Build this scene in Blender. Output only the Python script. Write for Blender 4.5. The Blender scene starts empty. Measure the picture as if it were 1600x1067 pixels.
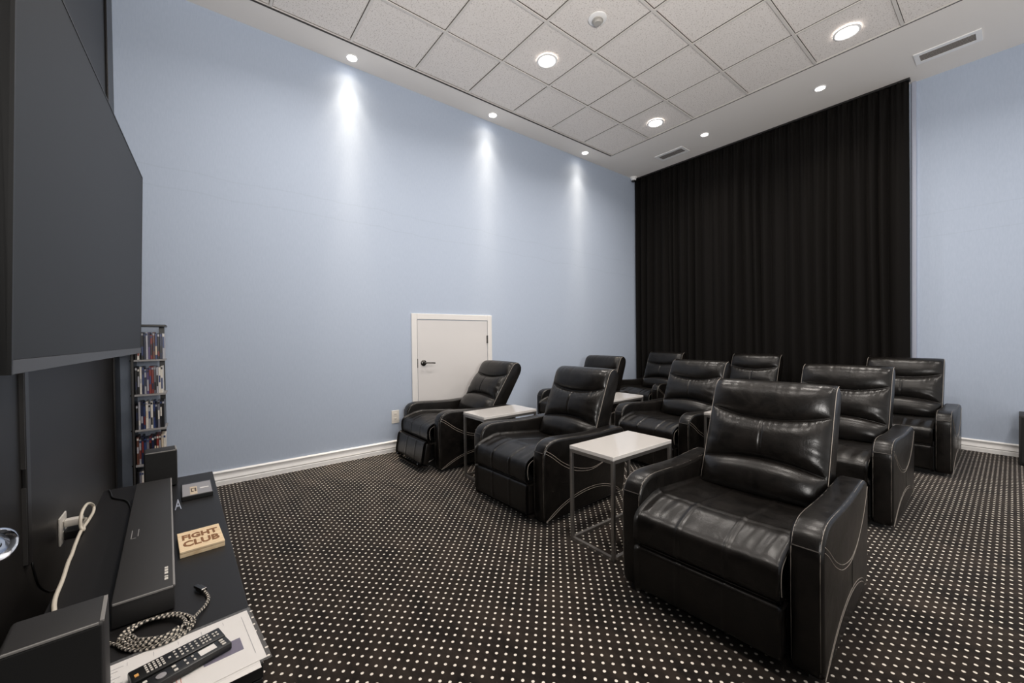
import bpy, bmesh, math, random
from math import sin, cos, pi, radians, sqrt
from mathutils import Vector, Matrix
random.seed(7)
SC = bpy.context.scene
COL = SC.collection

# ------------------------------------------------------------------ camera, world, exposure
YAW, PITCH, ROLL = 0.9001811, -0.0112109, -0.0116815
CAM = Vector((3.9545682, 0.6363468, 1.1610052))
fw = Vector((-sin(YAW)*cos(PITCH), cos(YAW)*cos(PITCH), sin(PITCH)))
rt = Vector((cos(YAW), sin(YAW), 0)); up = rt.cross(fw)
r2 = cos(ROLL)*rt + sin(ROLL)*up; u2 = -sin(ROLL)*rt + cos(ROLL)*up
cd = bpy.data.cameras.new('camera'); cam = bpy.data.objects.new('camera', cd); COL.objects.link(cam)
cam.matrix_world = Matrix(((r2.x, u2.x, -fw.x, CAM.x), (r2.y, u2.y, -fw.y, CAM.y), (r2.z, u2.z, -fw.z, CAM.z), (0, 0, 0, 1)))
cd.sensor_width = 36; cd.sensor_fit = 'HORIZONTAL'; cd.lens = 621.80788/1600*36
cd.clip_start = 0.02; cd.clip_end = 60
SC.camera = cam
wd = bpy.data.worlds.new('world'); SC.world = wd; wd.use_nodes = True
bg = wd.node_tree.nodes['Background']; bg.inputs[0].default_value = (1.0, 0.975, 0.95, 1); bg.inputs[1].default_value = 0.8
SC.view_settings.view_transform = 'Standard'; SC.view_settings.look = 'None'
SC.view_settings.exposure = 0.0; SC.view_settings.gamma = 1.0; SC.view_settings.use_curve_mapping = False
TILE_W = 17.5
WASH_W = 12.0
FILL_W = 530.0    # unseen fill spot added beside the camera to brighten the ceiling
TILE_SPREAD = 150
BACK_W = 18.0

fd = bpy.data.lights.new('ceiling_fill', 'SPOT'); fd.energy = FILL_W; fd.spot_size = radians(170); fd.spot_blend = 1.0; fd.shadow_soft_size = 0.25; fd.color = (1, 0.965, 0.93)
fo = bpy.data.objects.new('ceiling_fill', fd); COL.objects.link(fo); fo.location = (4.6, 0.9, 1.45)
fo.rotation_euler = Vector((-0.64, 0.72, 1.0)).to_track_quat('-Z', 'Y').to_euler()

# ------------------------------------------------------------------ materials
def new_mat(name, col, rough=0.5, metal=0.0, spec=0.5, sheen=0.0, coat=0.0):
    m = bpy.data.materials.new(name); m.use_nodes = True
    b = m.node_tree.nodes['Principled BSDF']
    b.inputs['Base Color'].default_value = (*col, 1); b.inputs['Roughness'].default_value = rough
    b.inputs['Metallic'].default_value = metal; b.inputs['Specular IOR Level'].default_value = spec
    b.inputs['Sheen Weight'].default_value = sheen; b.inputs['Coat Weight'].default_value = coat
    return m
def nd(m, typ, **kw):
    n = m.node_tree.nodes.new(typ)
    for k, v in kw.items():
        if k in n.inputs: n.inputs[k].default_value = v
        else: setattr(n, k, v)
    return n
def ln(m, a, b): m.node_tree.links.new(a, b)
def bsdf(m): return m.node_tree.nodes['Principled BSDF']
def grain(m, scale=200, strength=0.2, dist=0.002, stretch=None, detail=3, coord='Object'):
    tc = nd(m, 'ShaderNodeTexCoord'); src = tc.outputs[coord]
    if stretch:
        mp = nd(m, 'ShaderNodeMapping', Scale=stretch); ln(m, src, mp.inputs[0]); src = mp.outputs[0]
    n = nd(m, 'ShaderNodeTexNoise', Scale=scale, Detail=detail); ln(m, src, n.inputs['Vector'])
    bp = nd(m, 'ShaderNodeBump', Strength=strength, Distance=dist); ln(m, n.outputs[0], bp.inputs['Height'])
    ln(m, bp.outputs[0], bsdf(m).inputs['Normal'])
    return n, bp, src
def tint(m, n, c0, c1, lo=0.35, hi=0.65):
    r = nd(m, 'ShaderNodeValToRGB'); r.color_ramp.elements[0].color = (*c0, 1); r.color_ramp.elements[1].color = (*c1, 1)
    r.color_ramp.elements[0].position = lo; r.color_ramp.elements[1].position = hi
    ln(m, n.outputs[0], r.inputs[0]); ln(m, r.outputs[0], bsdf(m).inputs['Base Color']); return r

M = {}
# blue linen wall covering: fine crossed threads and soft blotches
m = M['wall_blue'] = new_mat('wall_blue', (0.42, 0.50, 0.66), 0.75, spec=0.25)
n, bp, src = grain(m, 60, 0.10, 0.001, (3, 3, 0.5))
n2 = nd(m, 'ShaderNodeTexNoise', Scale=45, Detail=4); ln(m, src, n2.inputs['Vector'])
rmp = tint(m, n2, (0.418, 0.482, 0.592), (0.442, 0.506, 0.616))
# two faint creases across the wall covering
tc = nd(m, 'ShaderNodeTexCoord'); sx = nd(m, 'ShaderNodeSeparateXYZ'); ln(m, tc.outputs['Object'], sx.inputs[0])
wn = nd(m, 'ShaderNodeTexNoise', noise_dimensions='1D', Scale=1.7, Detail=4); ln(m, sx.outputs[1], wn.inputs['W'])
fac = None
for z_, dr_ in ((2.475, -0.016), (2.335, -0.030)):
    e_ = nd(m, 'ShaderNodeMath', operation='MULTIPLY_ADD'); ln(m, sx.outputs[1], e_.inputs[0]); e_.inputs[1].default_value = -dr_; ln(m, sx.outputs[2], e_.inputs[2])
    w_ = nd(m, 'ShaderNodeMath', operation='MULTIPLY_ADD'); ln(m, wn.outputs[0], w_.inputs[0]); w_.inputs[1].default_value = 0.10; ln(m, e_.outputs[0], w_.inputs[2])
    c_ = nd(m, 'ShaderNodeMath', operation='COMPARE'); ln(m, w_.outputs[0], c_.inputs[0]); c_.inputs[1].default_value = z_+0.05; c_.inputs[2].default_value = 0.006
    if fac is None: fac = c_.outputs[0]
    else:
        a_ = nd(m, 'ShaderNodeMath', operation='ADD', use_clamp=True); ln(m, fac, a_.inputs[0]); ln(m, c_.outputs[0], a_.inputs[1]); fac = a_.outputs[0]
f2 = nd(m, 'ShaderNodeMath', operation='MULTIPLY'); ln(m, fac, f2.inputs[0]); f2.inputs[1].default_value = 0.10
mx = nd(m, 'ShaderNodeMix', data_type='RGBA'); ln(m, f2.outputs[0], mx.inputs[0]); ln(m, rmp.outputs[0], mx.inputs[6]); mx.inputs[7].default_value = (0.25, 0.29, 0.36, 1)
ln(m, mx.outputs[2], bsdf(m).inputs['Base Color'])
M['trim_blue'] = new_mat('trim_blue', (0.42, 0.45, 0.55), 0.6)
m = M['wall_black'] = new_mat('wall_black', (0.016, 0.0145, 0.0135), 0.42, spec=0.28); grain(m, 90, 0.08, 0.001)
M['trim_black'] = new_mat('trim_black', (0.012, 0.011, 0.011), 0.35)
m = M['white_trim'] = new_mat('white_trim', (0.92, 0.91, 0.90), 0.3); grain(m, 40, 0.03, 0.001)
m = M['door_white'] = new_mat('door_white', (0.66, 0.64, 0.63), 0.45)
grain(m, 25, 0.03, 0.001)
m = M['plaster'] = new_mat('plaster', (0.84, 0.80, 0.76), 0.8, spec=0.2); grain(m, 70, 0.06, 0.001)
m = M['tee_bar'] = new_mat('tee_bar', (0.72, 0.68, 0.64), 0.45)
M['cavity'] = new_mat('cavity', (0.18, 0.165, 0.15), 0.9)  # dark colour stands in for the unlit void above the ceiling
m = M['tile'] = new_mat('tile', (0.74, 0.69, 0.65), 0.9, spec=0.15)
n, bp, src = grain(m, 120, 0.35, 0.002, detail=2)
sp = nd(m, 'ShaderNodeTexNoise', Scale=115, Detail=2, Roughness=0.65); ln(m, src, sp.inputs['Vector'])
tint(m, sp, (0.50, 0.45, 0.41), (0.84, 0.79, 0.75), 0.35, 0.42)
# carpet: dark pile with a staggered lattice of cream dots
m = M['carpet'] = new_mat('carpet', (0.02, 0.016, 0.014), 0.95, spec=0.05, sheen=0.1)
tc = nd(m, 'ShaderNodeTexCoord'); sx = nd(m, 'ShaderNodeSeparateXYZ'); ln(m, tc.outputs['Object'], sx.inputs[0])
def mth(op, a, b=None, v=None):
    q = nd(m, 'ShaderNodeMath', operation=op)
    ln(m, a, q.inputs[0])
    if b is not None: ln(m, b, q.inputs[1])
    elif v is not None: q.inputs[1].default_value = v
    return q.outputs[0]
px_ = mth('DIVIDE', sx.outputs[0], v=0.0250); py_ = mth('DIVIDE', sx.outputs[1], v=0.0243)
s_ = mth('MULTIPLY', mth('ADD', px_, py_), v=0.5); t_ = mth('MULTIPLY', mth('SUBTRACT', px_, py_), v=0.5)
ds = mth('SUBTRACT', mth('FRACT', mth('ADD', s_, v=0.5)), v=0.5); dt = mth('SUBTRACT', mth('FRACT', mth('ADD', t_, v=0.5)), v=0.5)
dx = mth('MULTIPLY', mth('ADD', ds, dt), v=0.0250); dy = mth('MULTIPLY', mth('SUBTRACT', ds, dt), v=0.0243)
rr = mth('SQRT', mth('ADD', mth('MULTIPLY', dx, dx), mth('MULTIPLY', dy, dy)))
fz = nd(m, 'ShaderNodeTexNoise', Scale=500, Detail=2); ln(m, tc.outputs['Object'], fz.inputs['Vector'])
rr = mth('ADD', rr, mth('MULTIPLY', mth('SUBTRACT', fz.outputs[0], v=0.5), v=0.004))
dot = nd(m, 'ShaderNodeMapRange'); dot.interpolation_type = 'SMOOTHSTEP'
dot.inputs[1].default_value = 0.0048; dot.inputs[2].default_value = 0.0062; dot.inputs[3].default_value = 1; dot.inputs[4].default_value = 0
ln(m, rr, dot.inputs[0])
mpn = nd(m, 'ShaderNodeMapping', Scale=(1.0, 2.2, 1.0)); mpn.inputs['Rotation'].default_value = (0, 0, 0.6); ln(m, tc.outputs['Object'], mpn.inputs[0])
pn = nd(m, 'ShaderNodeTexNoise', Scale=3.2, Detail=9, Roughness=0.74); ln(m, mpn.outputs[0], pn.inputs['Vector'])
pr = nd(m, 'ShaderNodeValToRGB'); pr.color_ramp.elements[0].color = (0.006, 0.0045, 0.0036, 1); pr.color_ramp.elements[1].color = (0.042, 0.031, 0.024, 1)
pr.color_ramp.elements[0].position = 0.35; pr.color_ramp.elements[1].position = 0.7
ln(m, pn.outputs[0], pr.inputs[0])
mx = nd(m, 'ShaderNodeMix', data_type='RGBA'); ln(m, dot.outputs[0], mx.inputs[0]); ln(m, pr.outputs[0], mx.inputs[6]); mx.inputs[7].default_value = (0.86, 0.79, 0.70, 1)
ln(m, mx.outputs[2], bsdf(m).inputs['Base Color'])
bb = nd(m, 'ShaderNodeBump', Strength=0.5, Distance=0.003); ln(m, fz.outputs[0], bb.inputs['Height']); ln(m, bb.outputs[0], bsdf(m).inputs['Normal'])
# leather
m = M['leather'] = new_mat('leather', (0.006, 0.0055, 0.005), 0.30, spec=0.36)
tc = nd(m, 'ShaderNodeTexCoord')
v1 = nd(m, 'ShaderNodeTexVoronoi', Scale=260); ln(m, tc.outputs['Object'], v1.inputs['Vector'])
n1 = nd(m, 'ShaderNodeTexNoise', Scale=14, Detail=5, Roughness=0.6, Distortion=0.6); ln(m, tc.outputs['Object'], n1.inputs['Vector'])
b1 = nd(m, 'ShaderNodeBump', Strength=0.10, Distance=0.001); ln(m, v1.outputs[0], b1.inputs['Height'])
b2 = nd(m, 'ShaderNodeBump', Strength=0.15, Distance=0.012); ln(m, n1.outputs[0], b2.inputs['Height']); ln(m, b1.outputs[0], b2.inputs['Normal'])
ln(m, b2.outputs[0], bsdf(m).inputs['Normal'])
tint(m, n1, (0.0035, 0.003, 0.0027), (0.009, 0.0075, 0.0065))
rm = nd(m, 'ShaderNodeMapRange'); rm.inputs[3].default_value = 0.25; rm.inputs[4].default_value = 0.37; ln(m, n1.outputs[0], rm.inputs[0]); ln(m, rm.outputs[0], bsdf(m).inputs['Roughness'])
M['stitch'] = new_mat('stitch', (0.34, 0.30, 0.26), 0.6)
M['seam'] = new_mat('seam', (0.035, 0.030, 0.026), 0.5)
M['plinth'] = new_mat('plinth', (0.006, 0.006, 0.006), 0.7)
m = M['curtain'] = new_mat('curtain', (0.0065, 0.0057, 0.0052), 0.85, spec=0.10, sheen=0.12)
bsdf(m).inputs['Sheen Tint'].default_value = (0.09, 0.075, 0.065, 1)
grain(m, 400, 0.15, 0.001)
M['table_white'] = new_mat('table_white', (0.60, 0.575, 0.55), 0.12, coat=0.3)
m = M['steel'] = new_mat('steel', (0.33, 0.315, 0.30), 0.36, metal=0.9); grain(m, 120, 0.05, 0.0005, (1, 1, 0.05))
M['chrome'] = new_mat('chrome', (0.62, 0.66, 0.74), 0.12, metal=1.0)
M['dark_nickel'] = new_mat('dark_nickel', (0.10, 0.095, 0.09), 0.25, metal=1.0)
M['screen'] = new_mat('screen', (0.014, 0.0138, 0.0135), 0.45, spec=0.2)
M['tv_black'] = new_mat('tv_black', (0.006, 0.006, 0.006), 0.5)
M['bezel'] = new_mat('bezel', (0.06, 0.057, 0.055), 0.35, metal=0.3)
m = M['console'] = new_mat('console', (0.014, 0.013, 0.013), 0.42, spec=0.3); grain(m, 60, 0.08, 0.001, (1, 25, 25))
m = M['speaker'] = new_mat('speaker', (0.020, 0.019, 0.019), 0.62); grain(m, 500, 0.2, 0.0005)
M['highlight_emblem_grey'] = new_mat('highlight_emblem_grey', (0.26, 0.25, 0.24), 0.35)  # pale grey paints the lit highlight on speaker edges; emblem grey too
M['grille'] = new_mat('grille', (0.008, 0.008, 0.008), 0.8)
M['white_plastic'] = new_mat('white_plastic', (0.76, 0.72, 0.66), 0.35)
M['cream_cord'] = new_mat('cream_cord', (0.66, 0.60, 0.50), 0.45)
M['black_plastic'] = new_mat('black_plastic', (0.010, 0.010, 0.010), 0.35)
m = M['braid'] = new_mat('braid', (0.5, 0.5, 0.5), 0.7)
uv = nd(m, 'ShaderNodeUVMap'); sx = nd(m, 'ShaderNodeSeparateXYZ'); ln(m, uv.outputs[0], sx.inputs[0])
vv = mth('MULTIPLY', sx.outputs[1], v=95.0)
w1 = mth('GREATER_THAN', mth('FRACT', mth('ADD', vv, sx.outputs[0])), v=0.45)
w2 = mth('GREATER_THAN', mth('FRACT', mth('SUBTRACT', vv, mth('MULTIPLY', sx.outputs[0], v=2.0))), v=0.5)
ww = mth('MAXIMUM', mth('MULTIPLY', w1, w2), mth('MULTIPLY', mth('SUBTRACT', w1, v=0.65), v=0.6))
mx = nd(m, 'ShaderNodeMix', data_type='RGBA'); ln(m, ww, mx.inputs[0]); mx.inputs[6].default_value = (0.012, 0.011, 0.010, 1); mx.inputs[7].default_value = (0.75, 0.68, 0.58, 1)
ln(m, mx.outputs[2], bsdf(m).inputs['Base Color'])
m = M['wood'] = new_mat('wood', (0.72, 0.50, 0.28), 0.5)
n, _, _ = grain(m, 30, 0.1, 0.0005, (12, 1, 1)); tint(m, n, (0.74, 0.54, 0.32), (0.90, 0.72, 0.48))
M['burnt'] = new_mat('burnt', (0.23, 0.10, 0.035), 0.6)
M['paper'] = new_mat('paper', (0.80, 0.77, 0.74), 0.55)
M['sleeve'] = new_mat('sleeve', (0.80, 0.80, 0.80), 0.15)
bsdf(M['sleeve']).inputs['Alpha'].default_value = 0.07
M['ink'] = new_mat('ink', (0.30, 0.29, 0.30), 0.6); M['ink_red'] = new_mat('ink_red', (0.55, 0.16, 0.10), 0.6)
M['ink_purple'] = new_mat('ink_purple', (0.10, 0.08, 0.15), 0.6); M['lilac'] = new_mat('lilac', (0.50, 0.40, 0.55), 0.6)
M['button'] = new_mat('button', (0.70, 0.66, 0.60), 0.5); M['orange'] = new_mat('orange', (0.75, 0.38, 0.10), 0.5)
M['silver'] = new_mat('silver', (0.42, 0.40, 0.40), 0.35, metal=0.4)
M['gold'] = new_mat('gold', (0.62, 0.50, 0.36), 0.4); M['brown'] = new_mat('brown', (0.07, 0.045, 0.03), 0.5)
M['letter_blue'] = new_mat('letter_blue', (0.70, 0.75, 0.88), 0.4)
M['shelf_grey'] = new_mat('shelf_grey', (0.30, 0.29, 0.29), 0.4)
def emit(name, col, s):
    m = bpy.data.materials.new(name); m.use_nodes = True; b = bsdf(m)
    b.inputs['Base Color'].default_value = (0.9, 0.9, 0.9, 1); b.inputs['Emission Color'].default_value = (*col, 1); b.inputs['Emission Strength'].default_value = s
    return m
M['lens'] = emit('lens', (1.0, 0.96, 0.92), 14)
CASE = {}
def case_mat(k):
    cols = dict(black=(0.012, 0.012, 0.014), white=(0.70, 0.66, 0.60), navy=(0.015, 0.02, 0.055), blue=(0.03, 0.05, 0.15), grey=(0.16, 0.16, 0.19),
                red=(0.20, 0.03, 0.025), cream=(0.62, 0.52, 0.40), purple=(0.08, 0.06, 0.16), silver=(0.40, 0.40, 0.44), brown=(0.12, 0.05, 0.035))
    if k not in CASE: CASE[k] = new_mat('case_' + k, cols[k], 0.3)
    return CASE[k]

# ------------------------------------------------------------------ mesh helpers
def obj(name, bm, mat=None, parent=None, smooth=None, mats=None):
    me = bpy.data.meshes.new(name)
    if isinstance(bm, bmesh.types.BMesh):
        bmesh.ops.recalc_face_normals(bm, faces=bm.faces); bm.to_mesh(me); bm.free()
    else: me = bm
    me.materials.clear()
    for q in (mats or [mat]): me.materials.append(q)
    if smooth is not None:
        me.shade_smooth(); me.set_sharp_from_angle(angle=radians(smooth))
    o = bpy.data.objects.new(name, me); COL.objects.link(o)
    if parent: o.parent = parent
    return o
def box(bm, c, s, rz=0, bevel=0, seg=2, rx=0, ry=0, mi=0):
    r = bmesh.ops.create_cube(bm, size=1)
    vs = r['verts']
    Mx = Matrix.Translation(Vector(c)) @ Matrix.Rotation(rz, 4, 'Z') @ Matrix.Rotation(ry, 4, 'Y') @ Matrix.Rotation(rx, 4, 'X') @ Matrix.Diagonal((*s, 1))
    bmesh.ops.transform(bm, matrix=Mx, verts=vs)
    fs = set(f for v in vs for f in v.link_faces)
    for f in fs: f.material_index = mi
    if bevel:
        es = list(set(e for v in vs for e in v.link_edges))
        bmesh.ops.bevel(bm, geom=es, offset=bevel, segments=seg, affect='EDGES', profile=0.5, clamp_overlap=True)
    return bm
def span(bm, a, b, **k):
    a = Vector(a); b = Vector(b); return box(bm, (a+b)/2, [abs(x) for x in (b-a)], **k)
def B(): return bmesh.new()
def tube(bm, pts, r, n=6, closed=False, cap=True):
    pts = [Vector(p) for p in pts]; N = len(pts); rings = []; uvl = bm.loops.layers.uv.verify()
    nrm = None; L = 0; Ls = []
    for i, p in enumerate(pts):
        a = pts[i-1] if (i or closed) else p; b = pts[(i+1) % N] if (i < N-1 or closed) else p
        t = (b-a).normalized()
        if nrm is None:
            nrm = t.cross(Vector((0, 0, 1)) if abs(t.z) < 0.9 else Vector((1, 0, 0))).normalized()
        nrm = (nrm - t*nrm.dot(t)).normalized(); bn = t.cross(nrm)
        if i: L += (p-pts[i-1]).length
        Ls.append(L)
        rings.append([bm.verts.new(p + r*(cos(2*pi*k/n)*nrm + sin(2*pi*k/n)*bn)) for k in range(n)])
    for i in range(N if closed else N-1):
        A, Bq = rings[i], rings[(i+1) % N]
        for k in range(n):
            f = bm.faces.new((A[k], A[(k+1) % n], Bq[(k+1) % n], Bq[k]))
            for lp, (uu, vv) in zip(f.loops, ((k/n, Ls[i]), ((k+1)/n, Ls[i]), ((k+1)/n, Ls[(i+1) % N]), (k/n, Ls[(i+1) % N]))): lp[uvl].uv = (uu, vv)
    if cap and not closed:
        bm.faces.new(list(reversed(rings[0]))); bm.faces.new(rings[-1])
    return bm
def spline(pts, sub=6, closed=False):
    P = [Vector(p) for p in pts]; N = len(P); out = []
    for i in range(N if closed else N-1):
        g = (lambda k: P[k % N]) if closed else (lambda k: P[max(0, min(N-1, k))])
        p0, p1, p2, p3 = g(i-1), g(i), g(i+1), g(i+2)
        for k in range(sub):
            t = k/sub
            out.append(0.5*((2*p1) + (p2-p0)*t + (2*p0-5*p1+4*p2-p3)*t*t + (3*p1-p0-3*p2+p3)*t**3))
    if not closed: out.append(P[-1])
    return out
def lathe(bm, prof, n=24, M4=None, mi=0):
    """prof: list of (radius, height) about local z"""
    rings = []
    for r, h in prof:
        if r < 1e-6: rings.append([bm.verts.new((0, 0, h))])
        else: rings.append([bm.verts.new((r*cos(2*pi*k/n), r*sin(2*pi*k/n), h)) for k in range(n)])
    for A, Bq in zip(rings, rings[1:]):
        for k in range(n):
            a, b = A[k % len(A)], A[(k+1) % len(A)]; c, d = Bq[(k+1) % len(Bq)], Bq[k % len(Bq)]
            vs = []
            for v in (a, b, c, d):
                if v not in vs: vs.append(v)
            if len(vs) > 2:
                f = bm.faces.new(vs); f.material_index = mi
    if M4:
        bmesh.ops.transform(bm, matrix=M4, verts=[v for r in rings for v in r])
    return bm
def prism(bm, poly, x0, x1, bevel=0, seg=3, axis='x'):
    """poly in (a, b): axis x -> (y, z); axis y -> (x, z); axis z -> (x, y)"""
    mk = {'x': lambda t, a, b: (t, a, b), 'y': lambda t, a, b: (a, t, b), 'z': lambda t, a, b: (a, b, t)}[axis]
    A = [bm.verts.new(mk(x0, *p)) for p in poly]; Bq = [bm.verts.new(mk(x1, *p)) for p in poly]
    n = len(poly); f0 = bm.faces.new(A); f1 = bm.faces.new(list(reversed(Bq)))
    for i in range(n): bm.faces.new((A[i], A[(i+1) % n], Bq[(i+1) % n], Bq[i]))
    if bevel:
        bmesh.ops.recalc_face_normals(bm, faces=bm.faces)
        bmesh.ops.bevel(bm, geom=list(set(f0.edges) | set(f1.edges)), offset=bevel, segments=seg, affect='EDGES', profile=0.5)
    return bm
def grid(bm, nu, nv, fn):
    V = [[bm.verts.new(fn(i/nu, j/nv)) for j in range(nv+1)] for i in range(nu+1)]
    for i in range(nu):
        for j in range(nv): bm.faces.new((V[i][j], V[i+1][j], V[i+1][j+1], V[i][j+1]))
    return V
def thing(name, label, cat, loc=(0, 0, 0), rz=0, group=None):
    o = bpy.data.objects.new(name, None); COL.objects.link(o); o.location = loc; o.rotation_euler = (0, 0, rz); o.empty_display_size = 0.05
    return tag(o, label, cat, group)
def tag(o, label, cat, group=None):
    o['label'] = label; o['category'] = cat
    if group: o['group'] = group
    return o
def struct(o): o['kind'] = 'structure'; return o
def stuff(o): o['kind'] = 'stuff'; return o
def dup(o, parent=None, **kw):
    c = o.copy(); COL.objects.link(c)
    if parent: c.parent = parent
    for ch in list(o.children): dup(ch, c)
    return c
def lamp(name, typ, loc, power, parent=None, **kw):
    d = bpy.data.lights.new(name, typ); d.energy = power
    for k, v in kw.items(): setattr(d, k, v)
    o = bpy.data.objects.new(name, d); COL.objects.link(o); o.location = loc
    if parent: o.parent = parent
    return o
def text_bm(s, size, depth=0.0006, fat=0.0):
    c = bpy.data.curves.new('t', 'FONT'); c.body = s; c.size = size; c.extrude = depth; c.align_x = 'CENTER'; c.resolution_u = 2; c.offset = fat
    o = bpy.data.objects.new('t', c); COL.objects.link(o)
    dg = bpy.context.evaluated_depsgraph_get(); me = bpy.data.meshes.new_from_object(o.evaluated_get(dg))
    bpy.data.objects.remove(o); bm = B(); bm.from_mesh(me); return bm

# ------------------------------------------------------------------ room shell
YF, YB, H, XR = 0.196, 6.568, 3.7756, 6.2
GX0, GY1, TS = 0.312, 5.405, 0.61
fl = struct(obj('floor', span(B(), (-0.1, YF-0.1, -0.06), (XR, YB+0.1, 0)), M['carpet']))
struct(obj('wall_left', span(B(), (-0.12, YF-0.12, 0), (0, YB+0.12, H+0.1)), M['wall_blue']))
struct(obj('wall_back', span(B(), (0, YB, 0), (XR, YB+0.12, H+0.1)), M['wall_blue']))
wf = struct(obj('wall_front', span(B(), (0, YF-0.12, 0), (XR, YF, H+0.1)), M['wall_black']))
struct(obj('trim_1', span(B(), (0.001, YF, 0), (0.23, YF+0.012, 3.75), bevel=0.003), M['trim_black']))
# ceiling: plain soffit strips around a lay-in tile field
cb = B()
span(cb, (0, YF, H), (GX0-0.010, YB, H+0.08)); span(cb, (GX0-0.010, GY1+0.006, H), (XR, YB, H+0.08)); 
ce = struct(obj('ceiling', cb, M['plaster']))
obj('ceiling_backing', span(B(), (GX0-0.010, YF, H+0.05), (XR, GY1+0.006, H+0.08)), M['cavity'], ce)
M['shadow_line'] = new_mat('shadow_line', (0.05, 0.043, 0.038), 0.7)
obj('edge_shade_strip', span(B(), (GX0-0.012, YF+0.002, H-0.0012), (GX0+0.004, GY1+0.004, H+0.012)), M['shadow_line'], ce)  # dark strip paints the shade of the gap at the soffit edge
obj('edge_shade_strip', span(B(), (GX0+0.004, GY1, H-0.0010), (XR, GY1+0.008, H+0.012)), M['shadow_line'], ce)
NX, NY = 9, 8
tile_bm = box(B(), (0, 0, 0), (TS-0.028, TS-0.028, 0.014), bevel=0.002, seg=1)
tile_me = None
for i in range(NX):
    for j in range(NY):
        c = (GX0+TS*(i+0.5), GY1-TS*(j+0.5), H+0.019+random.uniform(-0.001, 0.001))
        if tile_me is None:
            o = obj('ceiling_tile', tile_bm, M['tile'], ce); tile_me = o.data
        else:
            o = bpy.data.objects.new('ceiling_tile', tile_me); COL.objects.link(o); o.parent = ce
        o.location = c
        o.rotation_euler.z = random.choice((0, pi))
x1, y0 = GX0+TS*NX, GY1-TS*NY
for i in range(NX+1):
    w = 0.011
    obj('grid_bar', span(B(), (GX0+TS*i-w + (w+0.005 if i == 0 else 0), y0, H+0.002), (GX0+TS*i+w, GY1, H+0.009)), M['tee_bar'], ce)
for j in range(NY+1):
    for i in range(NX):
        a = GX0+TS*i+0.011; yy = GY1-TS*j
        obj('cross_bar', span(B(), (a, yy-0.010, H+0.002), (a+TS-0.022, yy+(0 if j == 0 else 0.010), H+0.0085)), M['tee_bar'], ce)
# baseboards
prof = [(0, 0), (0.020, 0), (0.020, 0.034), (0.016, 0.038), (0.016, 0.043), (0.021, 0.048), (0.020, 0.056), (0.014, 0.066), (0.012, 0.084), (0.014, 0.094), (0.019, 0.099), (0.020, 0.106), (0.014, 0.113), (0, 0.115)]
def baseboard_y(name, y0, y1):
    return struct(obj(name, prism(B(), [(p, z) for p, z in prof], y0, y1, axis='y'), M['white_trim'], smooth=25))
baseboard_y('baseboard_left', YF+0.013, 2.413); baseboard_y('baseboard_left.001', 3.453, YB)
struct(obj('baseboard_back', prism(B(), [(YB-p, z) for p, z in prof], 3.285, XR, axis='x'), M['white_trim'], smooth=25))
# access door in the left wall
D0, D1, DT = 2.415, 3.452, 1.424
ca = B()
for (a, b, c, d) in ((D0, 0, D0+0.062, DT), (D1-0.062, 0, D1, DT), (D0+0.062, DT-0.062, D1-0.062, DT)):
    span(ca, (0, a, b), (0.016, c, d), bevel=0.004)
M['casing'] = new_mat('casing', (0.74, 0.72, 0.70), 0.4)
struct(obj('trim_2', ca, M['casing']))
dr = struct(obj('door_1', span(B(), (0.001, D0+0.068, 0.012), (0.009, D1-0.068, DT-0.068)), M['door_white']))
hb = lathe(B(), [(0, 0), (0.032, 0), (0.032, 0.006), (0.026, 0.012), (0.011, 0.014), (0.011, 0.045), (0, 0.047)], 20, Matrix.Translation((0.009, 2.548, 0.893)) @ Matrix.Rotation(pi/2, 4, 'Y'))
tube(hb, spline([(0.05, 2.545, 0.893), (0.052, 2.58, 0.895), (0.050, 2.62, 0.893), (0.046, 2.668, 0.889)], 5), 0.007, 8)
obj('door_handle', hb, M['dark_nickel'], dr, smooth=40)
for z in (1.137, 0.28):
    h_ = span(B(), (0.0095, D1-0.078, z-0.045), (0.018, D1-0.060, z+0.045), bevel=0.002); tube(h_, [(0.018, D1-0.069, z-0.047), (0.018, D1-0.069, z+0.047)], 0.006, 8)
    obj('hinge', h_, M['dark_nickel'], dr)
obj('strike_plate', span(B(), (0.0165, D0+0.058, 0.845), (0.018, D0+0.066, 0.94)), M['dark_nickel'], dr)
struct(obj('trim_3', span(B(), (3.287, YB-0.03, 0.0), (3.322, YB, H-0.002), bevel=0.003), M['trim_blue']))

# ------------------------------------------------------------------ ceiling fittings
def downlight(x, y, rad, label, group, power, typ):
    z = H
    t = thing('ceiling_lamp', label, 'light', (x, y, z), 0, group)
    ring = lathe(B(), [(rad, 0.004), (rad*1.28, 0.002), (rad*1.30, -0.004), (rad*1.12, -0.009), (rad, -0.004), (rad, 0.004)], 28)
    obj('trim_ring', ring, M['white_trim'], t, smooth=40)
    obj('lens', lathe(B(), [(0, -0.0045), (rad*0.7, -0.004), (rad, -0.001)], 24), M['lens'], t, smooth=60)
    if typ == 'area':
        l = lamp('lamp_light', 'AREA', (0, 0, -0.014), power, t, shape='DISK', size=rad*2, color=(1, 0.93, 0.86)); l.data.spread = radians(TILE_SPREAD)
    else:
        lamp('lamp_light', 'SPOT', (0, 0, -0.014), power, t, spot_size=radians(typ), spot_blend=1.0, shadow_soft_size=0.02, color=(1, 0.90, 0.76))
        if x < 0.3:
            for q_, sz in ((0.38, 134), (2.5, 62), (6.0, 36), (13.0, 20)):
                lamp('beam_light', 'SPOT', (0, 0, -0.014), power*q_, t, spot_size=radians(sz), spot_blend=1.0, shadow_soft_size=0.02, color=(1, 0.85, 0.65))
    return t
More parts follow.
